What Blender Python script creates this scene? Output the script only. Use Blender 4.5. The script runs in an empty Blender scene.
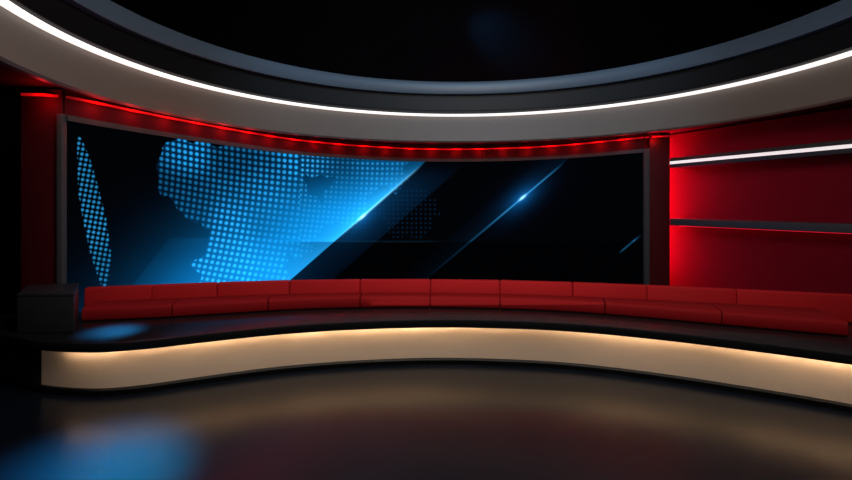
import bpy, bmesh, math, random
import numpy as np
from mathutils import Vector
random.seed(3)
scene=bpy.context.scene
col=scene.collection
try:
    scene.view_settings.view_transform='Standard'
except Exception: pass

F=490.0; CH=2.6
# ---------------------------------------------------------------- camera
cam=bpy.data.cameras.new('camera'); co=bpy.data.objects.new('camera',cam); col.objects.link(co)
co.location=(0,0,CH); co.rotation_euler=(math.radians(90),0,0)
cam.sensor_width=36; cam.lens=F/852*36; cam.shift_y=-35/852
cam.clip_start=.05
scene.camera=co

# ---------------------------------------------------------------- materials
def lin(c):
    return tuple(((v/255)/12.92 if v/255<=.04045 else ((v/255+.055)/1.055)**2.4) for v in c)
def mat(name,rgb,rough=.5,metal=0,emit=None,es=0,noise=0,nscale=8,spec=.5,bump=0,coat=0,evar=0):
    m=bpy.data.materials.new(name); m.use_nodes=True
    nt=m.node_tree; b=nt.nodes['Principled BSDF']
    b.inputs['Base Color'].default_value=(*rgb,1)
    b.inputs['Roughness'].default_value=rough
    b.inputs['Metallic'].default_value=metal
    b.inputs['Specular IOR Level'].default_value=spec
    b.inputs['Coat Weight'].default_value=coat
    if emit:
        b.inputs['Emission Color'].default_value=(*emit,1); b.inputs['Emission Strength'].default_value=es
    tc=nt.nodes.new('ShaderNodeTexCoord'); nz=nt.nodes.new('ShaderNodeTexNoise')
    nz.inputs['Scale'].default_value=nscale; nz.inputs['Detail'].default_value=4
    nt.links.new(tc.outputs['Object'],nz.inputs['Vector'])
    if noise:
        mx=nt.nodes.new('ShaderNodeMix'); mx.data_type='RGBA'
        mx.inputs[6].default_value=(*[v*(1-noise) for v in rgb],1)
        mx.inputs[7].default_value=(*[v*(1+noise) for v in rgb],1)
        nt.links.new(nz.outputs['Fac'],mx.inputs[0]); nt.links.new(mx.outputs[2],b.inputs['Base Color'])
    if evar:
        mr=nt.nodes.new('ShaderNodeMapRange'); mr.inputs['From Min'].default_value=.3; mr.inputs['From Max'].default_value=.7
        mr.inputs['To Min'].default_value=es*(1-evar); mr.inputs['To Max'].default_value=es*(1+evar)
        nt.links.new(nz.outputs['Fac'],mr.inputs['Value']); nt.links.new(mr.outputs[0],b.inputs['Emission Strength'])
    if bump:
        bp=nt.nodes.new('ShaderNodeBump'); bp.inputs['Strength'].default_value=bump; bp.inputs['Distance'].default_value=.01
        nt.links.new(nz.outputs['Fac'],bp.inputs['Height']); nt.links.new(bp.outputs[0],b.inputs['Normal'])
    return m
M_floor=mat('floor_gloss',(.003,.005,.009),.25,noise=.2,nscale=1.5,spec=.27)
M_black=mat('black_shell',(.006,.006,.008),.8,noise=.3,nscale=.5,spec=.05)
M_deck=mat('deck_black',(.007,.007,.008),.25,noise=.2,spec=.35)
M_plinth=mat('plinth_black',(.003,.003,.003),.45,noise=.2,spec=.12)
M_end=mat('end_panel_charcoal',(.05,.047,.045),.4,noise=.2,spec=.3)
M_panel=mat('panel_cream',(.48,.37,.275),.5,emit=(1,.64,.44),es=.03,noise=.04,nscale=3)
M_warm=mat('warm_led',(1,.8,.6),.5,emit=(1,.72,.46),es=38,nscale=.8,evar=.6)
M_white=mat('white_led',(1,1,1),.5,emit=(1,.93,.89),es=1.1)
M_white2=mat('shelf_led',(1,1,1),.5,emit=(1,.86,.88),es=.65)
M_redled=mat('red_led',(1,0,0),.5,emit=(1,.02,.03),es=.10,nscale=2.5,evar=.5)
M_redled2=mat('red_led_shelf',(1,0,0),.5,emit=(1,.01,.04),es=1.0)
M_fascia=mat('fascia_greige',(.165,.130,.108),.5,noise=.04,nscale=2)
M_recess=mat('recess_black',(.005,.005,.006),.5,noise=.2,spec=.3)
M_rim=mat('rim_blue_grey',(.09,.13,.18),.4,noise=.05)
M_soffit=mat('soffit_dark',(.06,.006,.008),.7,noise=.2,spec=.1)
M_wallred=mat('wall_dark_red',(.065,.003,.006),.6,noise=.15,nscale=2,spec=.12)
M_redwall=mat('wall_red',(.15,.002,.011),.6,noise=.10,nscale=1.2,spec=.08)
M_pil=mat('pilaster_dark',(.07,.004,.007),.6,noise=.15,spec=.1)
M_frame=mat('frame_grey',(.06,.058,.062),.5,metal=.0,noise=.1,spec=.2)
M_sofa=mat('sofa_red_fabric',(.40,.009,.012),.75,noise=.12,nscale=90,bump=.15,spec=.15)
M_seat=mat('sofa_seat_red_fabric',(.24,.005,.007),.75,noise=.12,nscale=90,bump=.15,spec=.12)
M_cab=mat('cabinet_black',(.020,.020,.023),.35,noise=.2)
M_shelf=mat('shelf_dark',(.03,.028,.03),.4,noise=.15)
M_shelf2=mat('shelf_grey',(.045,.041,.044),.4,noise=.15)

# ---------------------------------------------------------------- helpers
def catmull(P,n=12):
    P=[np.array(p,float) for p in P]
    Q=[2*P[0]-P[1]]+P+[2*P[-1]-P[-2]]
    out=[]
    for i in range(1,len(Q)-2):
        p0,p1,p2,p3=Q[i-1:i+3]
        for k in range(n):
            t=k/n
            out.append(.5*((2*p1)+(-p0+p2)*t+(2*p0-5*p1+4*p2-p3)*t*t+(-p0+3*p1-3*p2+p3)*t**3))
    out.append(P[-1]); return np.array(out)
def smooth(A,it=3):
    A=A.copy()
    for _ in range(it): A[1:-1]=.25*A[:-2]+.5*A[1:-1]+.25*A[2:]
    return A
def normals(A,closed=False):
    if closed: T=np.roll(A,-1,0)-np.roll(A,1,0)
    else:
        T=np.zeros_like(A); T[1:-1]=A[2:]-A[:-2]; T[0]=A[1]-A[0]; T[-1]=A[-1]-A[-2]
    T/=np.linalg.norm(T,axis=1)[:,None]
    return np.stack([T[:,1],-T[:,0]],1)      # towards the studio middle
def resample(A,n):
    d=np.r_[0,np.cumsum(np.linalg.norm(np.diff(A,axis=0),axis=1))]
    s=np.linspace(0,d[-1],n)
    return np.stack([np.interp(s,d,A[:,0]),np.interp(s,d,A[:,1])],1)
def finish(bm,name,m,parent=None,kind=None,sharp=30,sm=True):
    bmesh.ops.recalc_face_normals(bm,faces=bm.faces)
    me=bpy.data.meshes.new(name); bm.to_mesh(me); bm.free()
    if sm:
        for p in me.polygons: p.use_smooth=True
        me.set_sharp_from_angle(angle=math.radians(sharp))
    me.materials.append(m)
    o=bpy.data.objects.new(name,me); col.objects.link(o)
    if parent: o.parent=parent
    if kind: o['kind']=kind
    return o
def sweep(name,A,prof,m,parent=None,closed=False,kind=None):
    N=normals(A,closed); bm=bmesh.new(); rings=[]
    for p,n in zip(A,N):
        rings.append([bm.verts.new((p[0]+n[0]*o,p[1]+n[1]*o,z)) for o,z in prof])
    k=len(prof); L=len(rings)
    for i in range(L if closed else L-1):
        a=rings[i]; b=rings[(i+1)%L]
        for j in range(k):
            bm.faces.new((a[j],a[(j+1)%k],b[(j+1)%k],b[j]))
    if not closed:
        bm.faces.new(rings[0]); bm.faces.new(rings[-1])
    return finish(bm,name,m,parent,kind)
def prism(name,corners,z0,z1,m,parent=None,bev=.03,top_shift=None,kind=None,seg=3):
    bm=bmesh.new()
    lo=[bm.verts.new((x,y,z0)) for x,y in corners]
    ts=top_shift or [(0,0)]*len(corners)
    hi=[bm.verts.new((x+s[0],y+s[1],z1)) for (x,y),s in zip(corners,ts)]
    n=len(corners)
    bm.faces.new(lo); bm.faces.new(hi)
    for i in range(n): bm.faces.new((lo[i],lo[(i+1)%n],hi[(i+1)%n],hi[i]))
    if bev: bmesh.ops.bevel(bm,geom=bm.edges[:],offset=bev,segments=seg,profile=.5,affect='EDGES')
    return finish(bm,name,m,parent,kind,sharp=50)
def empty(name,loc,label,cat,group=None):
    e=bpy.data.objects.new(name,None); e.empty_display_size=.2; e.location=loc; col.objects.link(e)
    e['label']=label; e['category']=cat
    if group: e['group']=group
    return e
def adopt(e):
    bpy.context.view_layer.update()
    for o in list(bpy.data.objects):
        if o.parent==e: o.matrix_parent_inverse=e.matrix_world.inverted()

# ---------------------------------------------------------------- shell
def plane(name,co4,m):
    bm=bmesh.new(); bm.faces.new([bm.verts.new(c) for c in co4]); 
    return finish(bm,name,m,kind='structure',sm=False)
plane('floor',[(-16,-4,0),(16,-4,0),(16,22,0),(-16,22,0)],M_floor)
plane('ceiling',[(-16,-4,12),(-16,22,12),(16,22,12),(16,-4,12)],M_black)
plane('wall_back',[(-16,22,0),(16,22,0),(16,22,12),(-16,22,12)],M_black)
plane('wall_left',[(-16,-4,0),(-16,22,0),(-16,22,12),(-16,-4,12)],M_black)
plane('wall_right',[(16,-4,0),(16,22,0),(16,22,12),(16,-4,12)],M_black)
plane('wall_front',[(-16,-4,0),(16,-4,0),(16,-4,12),(-16,-4,12)],M_black)

# ---------------------------------------------------------------- platform
Pf=[(-7.9,7.78),(-7.1,7.56),(-6.4,7.32),(-5.85,7.07),(-5.25,6.81),(-4.46,6.7),(-3.87,6.87),(-3.31,7.15),(-1.985,7.72),(0,8.06),(1.97,7.88),(3.34,7.38),(4.45,6.77),(5.36,6.18),(6.2,5.48),(6.95,4.55)]
front=smooth(catmull(Pf,10),8)
plat=empty('stage_platform',(0,8.4,0),'curved low black stage platform with cream glowing front panel','stage')
pxs=front[:,0]/front[:,1]*F+426
isplit=int(np.argmin(np.abs(pxs-42)))
iled=int(np.argmin(np.abs(pxs-66)))
ZL=.65; ZB_=.615
fr_lit=front[isplit:]; fr_dark=front[:isplit+1]
sweep('front_panel',fr_lit,[(0,.09),(0,ZL),(-.06,ZL),(-.06,.09)],M_panel,plat)
sweep('end_panel',fr_dark,[(.006,.09),(.006,ZL),(-.06,ZL),(-.06,.09)],M_end,plat)
sweep('plinth',front,[(.06,0),(.06,.07),(.04,.09),(-.1,.09),(-.1,0)],M_plinth,plat)
sweep('led_strip',front[iled:],[(.098,ZL-.014),(.098,ZL+.001),(.088,ZL+.001),(.088,ZL-.014)],M_warm,plat)
Nf=normals(front)
bk=smooth(catmull([(-8.0,8.26),(-6.9,8.30),(-6.2,8.38),(-5.6,8.72),(-4.83,8.9),(-3.8,9.2),(-2.55,9.45),(-1.25,9.56),(.08,9.56),(1.38,9.45),(2.67,9.22),(3.88,8.92),(5.2,8.5),(6.8,7.95),(7.6,7.4),(8.3,6.6)],10),2)
n=220
fo=resample(front+Nf*.13,n); bo=resample(bk,n)
bm=bmesh.new(); R=[]
Nn=normals(fo)
for i in range(n):
    f=fo[i]; b=bo[i]; q=Nn[i]
    def P(o,z): return (f[0]-q[0]*o,f[1]-q[1]*o,z)
    R.append([bm.verts.new(v) for v in [(b[0],b[1],.74),P(.03,.74),P(.008,.732),P(0,.71),P(0,ZB_+.015),P(.008,ZB_),P(.022,ZB_),P(.028,ZB_+.01),P(.03,ZL+.002),(b[0],b[1],ZL+.002)]])
for i in range(n-1):
    a,b=R[i],R[i+1]
    for j in range(10): bm.faces.new((a[j],a[(j+1)%10],b[(j+1)%10],b[j]))
bm.faces.new(R[0]); bm.faces.new(R[-1])
finish(bm,'deck',M_deck,plat)
sweep('back_panel',bk,[(.05,0),(.05,.64),(.02,.64),(.02,0)],M_plinth,plat)
adopt(plat)

# ---------------------------------------------------------------- sofa
B=[(-5.84,8.34),(-4.83,8.60),(-3.8,8.88),(-2.55,9.13),(-1.25,9.24),(.08,9.25),(1.38,9.14),(2.67,8.9),(3.88,8.58),(5.2,8.17),(6.85,7.62)]
B=[np.array(p) for p in B]
Sc=smooth(catmull([(-5.50,7.78),(-4.45,8.00),(-3.5,8.29),(-2.4,8.62),(-1.2,8.80),(.07,8.83),(1.3,8.72),(2.5,8.46),(3.55,8.04),(4.58,7.53),(6.02,6.84)],14),2)
sofa=empty('curved_sofa',(0,9,.74),'long curved low red upholstered bench sofa on the black platform','sofa')
def atpx(A,px):
    x=A[:,0]/A[:,1]*F+426
    return np.array([np.interp(px,x,A[:,0]),np.interp(px,x,A[:,1])])
for i in range(10):
    b0,b1=B[i],B[i+1]; ub=(b1-b0)/np.linalg.norm(b1-b0); nb=np.array([-ub[1],ub[0]])
    b0=b0+ub*.001; b1=b1-ub*.001
    sh=tuple(nb*.04)
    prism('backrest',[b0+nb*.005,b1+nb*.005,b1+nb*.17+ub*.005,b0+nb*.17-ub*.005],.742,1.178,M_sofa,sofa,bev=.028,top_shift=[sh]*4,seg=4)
st=[81,172,268,360,430,500,605,722,849]
for i in range(8):
    s0=atpx(Sc,st[i]); s1=atpx(Sc,st[i+1])
    m=7; fr=[]; bkp=[]
    us=(s1-s0)/np.linalg.norm(s1-s0)
    for t_ in np.linspace(0,1,m):
        px=st[i]+(st[i+1]-st[i])*t_
        p=atpx(Sc,px)
        if t_==0: p=p+us*.010
        if t_==1: p=p-us*.010
        best=None
        for k in range(10):
            a,b=B[k],B[k+1]; ab=b-a; tt=np.clip(np.dot(p-a,ab)/np.dot(ab,ab),0,1); q=a+ab*tt; dd=np.linalg.norm(p-q)
            if best is None or dd<best[0]: best=(dd,q)
        fr.append(p); bkp.append(best[1]-(best[1]-p)/best[0]*.012)
    bm=bmesh.new(); rr=[]
    for p,q in zip(fr,bkp):
        dirn=(q-p)/np.linalg.norm(q-p)
        prof=[(.04,.742),(.015,.755),(0,.775),(0,.905),(.008,.930),(.025,.948),(.05,.955)]
        ring_=[bm.verts.new((p[0]+dirn[0]*o_,p[1]+dirn[1]*o_,z_)) for o_,z_ in prof]
        ring_+=[bm.verts.new((q[0]-dirn[0]*.03,q[1]-dirn[1]*.03,.955)),bm.verts.new((q[0],q[1],.93)),bm.verts.new((q[0],q[1],.742))]
        rr.append(ring_)
    K=len(rr[0])
    for a,b in zip(rr[:-1],rr[1:]):
        for j in range(K): bm.faces.new((a[j],a[(j+1)%K],b[(j+1)%K],b[j]))
    bm.faces.new(rr[0]); bm.faces.new(rr[-1])
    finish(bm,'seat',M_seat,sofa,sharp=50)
adopt(sofa)

# ---------------------------------------------------------------- end cabinet
cb=empty('end_cabinet',(-5.8,7.8,.74),'dark charcoal square end cabinet beside the red sofa','cabinet')
prism('body',[(-5.93,7.10),(-5.13,7.14),(-5.76,8.13),(-6.42,7.9)],.742,1.27,M_cab,cb,bev=.012)
prism('cabinet_top',[(-5.93,7.098),(-5.128,7.138),(-5.758,8.132),(-6.423,7.9)],1.27,1.31,M_cab,cb,bev=.006)
adopt(cb)

# ---------------------------------------------------------------- video screen
Ps=[(-6.27,8.5),(-5.95,9.6),(-5.21,11.5),(-3.72,14.3),(-1.3,16.1),(.81,16.6),(3.0,16.2),(4.7,15.2),(6.09,13.63)]
sc=smooth(catmull(Ps,40),60)
sc=resample(sc,1500)
ZT,ZB=4.07,.05
scr=empty('video_wall',(0,16,0),'wide curved video wall showing blue dotted world map','screen')
nz=560
X=np.repeat(sc[:,0][:,None],nz,1); Y=np.repeat(sc[:,1][:,None],nz,1); Z=np.repeat(np.linspace(ZB,ZT,nz)[None,:],len(sc),0)
# anamorphic content coordinates, laid out for the audience seat
u=426+F*X/Y; v=205-F*(Z-CH)/Y
def inpoly(poly,u,v):
    r=np.zeros(u.shape,bool); m=len(poly)
    for i in range(m):
        x1,y1=poly[i]; x2,y2=poly[(i+1)%m]
        if y1==y2: continue
        c=((y1>v)!=(y2>v))&(u<(x2-x1)*(v-y1)/(y2-y1)+x1)
        r^=c
    return r
def sst(a,b,x):
    t=np.clip((x-a)/(b-a),0,1); return t*t*(3-2*t)
rs=np.random.RandomState(5)
def vnoise(x,y,s):
    g=rs.rand(90,90); xx=(x/s)%88; yy=(y/s)%88
    i=np.floor(xx).astype(int); j=np.floor(yy).astype(int); fx=xx-i; fy=yy-j
    fx=fx*fx*(3-2*fx); fy=fy*fy*(3-2*fy)
    return (g[i,j]*(1-fx)+g[i+1,j]*fx)*(1-fy)+(g[i,j+1]*(1-fx)+g[i+1,j+1]*fx)*fy
N2=vnoise(u,v,38)
wu=u+(vnoise(u,v,12)-.5)*18; wv=v+(vnoise(u,v,12)-.5)*16
img=np.zeros(u.shape+(3,))
def add(m,c,k=1.0):
    for i in range(3): img[...,i]+=m*lin(c)[i]*k
add(np.ones(u.shape),(1,2,4))
dx=-(137/120.)
e1=424+dx*(v-163)
d=u-e1
left=1-sst(-1.0,.6,d)
dd=np.clip(-d,0,None)
beam=left*np.exp(-(dd/92.)**1.8)
add(beam*(.16+.84*sst(160,218,v))*(1-.25*sst(262,290,v)),(10,154,242),.95)
add(left*np.exp(-dd/12.)*sst(158,200,v)*(1-.5*sst(255,290,v)),(60,190,252),.5)
e3=sst(0,1.5,(v-234)*.62+(u-168)*.80)*sst(228,231,v+0*u)
add(left*e3*sst(150,90,dd)*sst(232,285,v)*.5,(6,80,135))
add(left*sst(0,1.5,(v-262)*.62+(u-150)*.8)*sst(190,130,dd)*sst(236,240,v)*.35,(5,62,105))
b2=(d>=0)&(d<42)
add(b2*(1-d/60.)*sst(160,200,v),(4,46,80),.6)
def dots(spacing,rad,mask,c,k=1,ang=0.0,bend=0.0):
    uu0=u+bend*(v-205)**2/100.; vv0=v+bend*(u-260)**2/260.
    a=math.radians(ang); uu=uu0*math.cos(a)+vv0*math.sin(a); vv=-uu0*math.sin(a)+vv0*math.cos(a)
    fu=(uu/spacing)%1-.5; fv=(vv/spacing)%1-.5
    r=np.sqrt(fu**2+fv**2)*spacing
    s=1-sst(rad-.8,rad+.8,r)
    add(s*mask,c,k)
land=[(154,186),(149,172),(153,158),(161,147),(195,141),(260,145),(330,152),(412,157),(404,182),(368,198),(354,224),(332,226),(320,244),(300,250),(285,266),(274,292),(203,292),(198,266),(210,248),(208,228),(196,217),(182,214),(172,206),(162,200)]
lm=inpoly(land,wu,wv)
hole=inpoly([(302,172),(320,167),(338,182),(328,198),(312,194)],wu,wv)
lm=(lm&~hole)*(.30+.70*sst(.2,.7,N2))*(.65+.35*sst(150,200,u))
add(lm*.10,(10,120,200))
lm=lm*(1-.55*sst(290,390,u))
big=u<300
dots(5.8,1.7,lm*big,(36,162,238),1.0,ang=7,bend=.12)
dots(5.0,1.3,lm*(~big),(50,165,232),.95,ang=7,bend=.12)
crest=inpoly([(77,136),(81,138),(89,156),(97,183),(106,218),(111,254),(110,275),(107,290),(101,285),(91,256),(83,220),(78,190)],u,v)
dots(5.0,1.4,crest*(.5+.5*N2),(40,145,205),1.0,ang=10)
m3=inpoly([(380,205),(400,185),(438,192),(442,215),(420,242),(388,240)],wu,wv)|inpoly([(330,215),(375,190),(390,200),(350,240),(320,250)],wu,wv)
dots(4.6,.75,m3*1.0,(10,52,86),.4,ang=0)
def streak(x0,y0,x1,y1,wd,c,k,fx,fy,fr,fall=45.,base=.22,fk=1.):
    L=math.hypot(x1-x0,y1-y0); tx,ty=(x1-x0)/L,(y1-y0)/L
    s=(u-x0)*tx+(v-y0)*ty; q=(u-x0)*(-ty)+(v-y0)*tx
    m=(s>0)&(s<L)
    fs=(fx-x0)*tx+(fy-y0)*ty
    add(m*np.exp(-(q/wd)**2)*(base+(1-base)*np.exp(-((s-fs)/fall)**2))*sst(0,20,s)*sst(L,L-60 if L>90 else L-8,s),c,k)
    g=np.hypot((s-fs)/3.5,q); add(np.exp(-(g/(fr*.5))**2),(160,230,255),1.4*fk)
    g=np.hypot((s-fs)/2.2,q); add(np.exp(-(g/(fr*2.0))),(20,120,205),.75*fk)
streak(424,163,330,245,1.0,(120,210,255),.9,362,216,2.4)
streak(566,161,420,284,.75,(50,150,215),.8,523,198,2.1,fall=35.,base=.15)
streak(642,234,618,254,.7,(50,150,210),.5,634,241,.3,fk=.15,base=.6)
d2=u-(566-(146/123.)*(v-161))
add(((d2>-26)&(d2<0))*np.exp(d2/14.)*.8,(2,16,30)) 
low=sst(241,242.5,v)*sst(255,335,u)
img*=(1-.58*low)[...,None]
add(np.exp(-((v-241.5)/.8)**2)*sst(270,330,u)*sst(450,420,u)*.4,(12,36,50))
img=np.clip(img,0,1.7)
verts=np.stack([X,Y,Z],-1).reshape(-1,3)
na=len(sc)
idx=np.arange(na*nz).reshape(na,nz)
faces=np.stack([idx[:-1,:-1],idx[1:,:-1],idx[1:,1:],idx[:-1,1:]],-1).reshape(-1,4)
me=bpy.data.meshes.new('display')
me.vertices.add(len(verts)); me.vertices.foreach_set('co',verts.ravel().astype(np.float32))
me.loops.add(faces.size); me.loops.foreach_set('vertex_index',faces.ravel().astype(np.int32))
me.polygons.add(len(faces)); me.polygons.foreach_set('loop_start',(np.arange(len(faces))*4).astype(np.int32))
me.update(calc_edges=True); me.validate()
ca=me.color_attributes.new('video','FLOAT_COLOR','POINT')
rgba=np.concatenate([img.reshape(-1,3),np.ones((len(verts),1))],1).astype(np.float32)
ca.data.foreach_set('color',rgba.ravel())
M_scr=bpy.data.materials.new('display_video'); M_scr.use_nodes=True
nt=M_scr.node_tree; bs=nt.nodes['Principled BSDF']; at=nt.nodes.new('ShaderNodeAttribute'); at.attribute_name='video'
bs.inputs['Base Color'].default_value=(.001,.001,.001,1); bs.inputs['Roughness'].default_value=.5; bs.inputs['Specular IOR Level'].default_value=0
nt.links.new(at.outputs['Color'],bs.inputs['Emission Color']); bs.inputs['Emission Strength'].default_value=1.1
me.materials.append(M_scr)
dsp=bpy.data.objects.new('display',me); col.objects.link(dsp); dsp.parent=scr
scc=resample(sc,160)
sweep('frame_top',scc,[(.07,ZT-.01),(.07,ZT+.09),(-.05,ZT+.09),(-.05,ZT-.01)],M_frame,scr)
sweep('frame_base',scc,[(.05,0),(.05,.06),(-.05,.06),(-.05,0)],M_frame,scr)
prism('frame_side',[(-6.34,8.40),(-6.24,8.40),(-6.24,8.52),(-6.34,8.52)],0,ZT+.10,M_frame,scr,bev=.01)
prism('frame_side',[(6.05,13.50),(6.17,13.50),(6.17,13.66),(6.05,13.66)],0,ZT+.09,M_frame,scr,bev=.01)
adopt(scr)

sweep('wall_screen',scc,[(-.09,0),(-.09,4.62),(-.25,4.62),(-.25,0)],M_wallred,kind='structure')
sweep('trim_1',scc,[(.0,ZT+.10),(.0,4.60),(-.085,4.60),(-.085,ZT+.10)],M_wallred,kind='structure')
prism('wall_pilaster',[(-7.0,8.46),(-6.28,8.46),(-6.36,8.9),(-7.0,8.9)],0,4.60,M_wallred,bev=.01,kind='structure')
prism('wall_column',[(6.17,13.52),(6.68,13.42),(6.70,13.56),(6.2,13.66)],0,4.60,M_pil,bev=.015,kind='structure')

# ---------------------------------------------------------------- red side wall and shelves
d0=np.array([6.70,13.5]); d1=np.array([8.35,9.6]); t=(d1-d0)/np.linalg.norm(d1-d0)
out=np.array([-t[1],t[0]])
if out[0]<0: out=-out
w0=d0+out*.5-t*1.9; w1=d0+t*8.5+out*.5
prism('wall_red',[w0,w1,w1+out*.15,w0+out*.15],0,4.60,M_redwall,bev=.0,kind='structure')
def shelf(z,lab,led):
    a=d0+t*.02; b=d0+t*7.0
    c=(a+b)/2
    e=empty('wall_shelf',(c[0],c[1],z),lab,'shelf','long shelves on the red wall')
    if led=='white':
        prism('board',[a,b,b+out*.49,a+out*.49],z-.14,z+.13,M_shelf,e,bev=.01)
        prism('light_strip',[a-out*.012,b-out*.012,b+out*.01,a+out*.01],z-.04,z+.035,M_white2,e,bev=0)
    else:
        prism('board',[a,b,b+out*.49,a+out*.49],z-.09,z+.10,M_shelf2,e,bev=.01)
        prism('light_strip',[a+out*.34,b+out*.34,b+out*.42,a+out*.42],z-.115,z-.091,M_redled2,e,bev=0)
    adopt(e)
shelf(3.76,'long dark wall shelf with white glowing front edge on red wall','white')
shelf(2.13,'long grey wall shelf with red light underneath','red')

# ---------------------------------------------------------------- ceiling ring
C=np.array([.93,8.34]); r=6.9
ang=np.radians(np.linspace(200,-160,241)[:-1])
ring=np.stack([C[0]+r*np.cos(ang),C[1]+r*np.sin(ang)],1)
rg=empty('ceiling_ring',(C[0],C[1],4.5),'large suspended circular studio canopy ring with white light line','ceiling canopy')
sweep('fascia',ring,[(.06,4.64),(.07,4.58),(.03,4.54),(-.10,4.55),(-.20,4.62),(-.20,5.36),(-.09,5.36)],M_fascia,rg,closed=True)
sweep('light_strip',ring,[(.03,5.395),(.038,5.40),(.038,5.418),(.03,5.423),(-.10,5.423),(-.10,5.365)],M_white,rg,closed=True)
sweep('recess_band',ring,[(.05,5.48),(.05,5.51),(-.12,5.56),(-.12,6.04),(-.35,6.04),(-.35,5.45),(.0,5.45)],M_recess,rg,closed=True)
sweep('top_rim',ring,[(.04,6.04),(.06,6.08),(.06,6.34),(.03,6.42),(-.03,6.44),(-.4,6.44),(-.4,6.045),(-.0,6.04)],M_rim,rg,closed=True)
sweep('soffit',ring,[(-.21,4.65),(-.21,4.70),(-1.95,4.70),(-1.95,4.65)],M_soffit,rg,closed=True)
adopt(rg)
cove=resample(smooth(np.vstack([[(-6.88,8.38),(-6.5,8.38),(-6.22,8.50)],sc[48::43],[(6.35,13.43),(6.72,13.36)]]),1),170)
cv=sweep('red_cove_light',cove,[(.07,4.46),(.07,4.50),(.02,4.50),(.02,4.46)],M_redled)
cv['label']='thin red cove light line along the top of the wall'; cv['category']='light strip'

# ---------------------------------------------------------------- lights
def light(kind,name,loc,energy,color,size=.3,target=None,sizey=None,spot=None,blend=.6):
    l=bpy.data.lights.new(name,kind); l.energy=energy; l.color=color
    o=bpy.data.objects.new(name,l); col.objects.link(o); o.location=loc
    if kind=='AREA':
        l.size=size
        if sizey: l.shape='RECTANGLE'; l.size_y=sizey
    else: l.shadow_soft_size=size
    if kind=='SPOT' and spot: l.spot_size=math.radians(spot); l.spot_blend=blend
    if target: o.rotation_euler=(Vector(target)-Vector(loc)).to_track_quat('-Z','Y').to_euler()
    return o
Nc=normals(cove)
dc=np.r_[0,np.cumsum(np.linalg.norm(np.diff(cove,axis=0),axis=1))]
for s_ in np.arange(.3,dc[-1]-.1,.8):
    k=int(np.argmin(np.abs(dc-s_)))
    p=cove[k]+Nc[k]*.18
    light('POINT','red_cove_lamp',(p[0],p[1],4.38),3.4,(1,.02,.03),.05)
light('AREA','overhead_key',(0.5,4.2,7.4),430,(1,.93,.88),4,target=(0.3,8.9,.9))
light('AREA','fascia_fill',(1.0,7.0,1.2),32,(1,.86,.78),4,target=(1.0,8.5,8))
light('SPOT','blue_floor_reflection_fill',(-4.4,8.8,4.4),23000,(.012,.45,1),.5,target=(-3.4,4.85,0),spot=16,blend=1)  # added spot, stands in for the blue reflection on the floor
light('SPOT','blue_deck_reflection_fill',(-5.45,9.3,4.3),9000,(.03,.4,1),.15,target=(-4.65,7.25,.74),spot=12,blend=1)  # second added spot, imitates the blue reflection on the platform top
light('SPOT','rim_blue_lamp',(1,8.3,9.3),600,(.5,.75,1),.5,target=(1,15,6.0),spot=120)
light('SPOT','blue_streak_fill',(1.0,19.6,11.9),700,(.05,.5,1),.3,target=(3.2,22,10.3),spot=45,blend=1)  # added unseen spot that makes the faint blue streaks on the back wall
for z in (.9,1.4,1.9,2.4,2.9,3.4,3.9,4.3):
    light('POINT','red_corner_lamp',(6.35,14.6,z),115,(1,.008,.055),.1)

w=bpy.data.worlds.new('world'); scene.world=w; w.use_nodes=True
w.node_tree.nodes['Background'].inputs[0].default_value=(.3,.4,.6,1); w.node_tree.nodes['Background'].inputs[1].default_value=.01
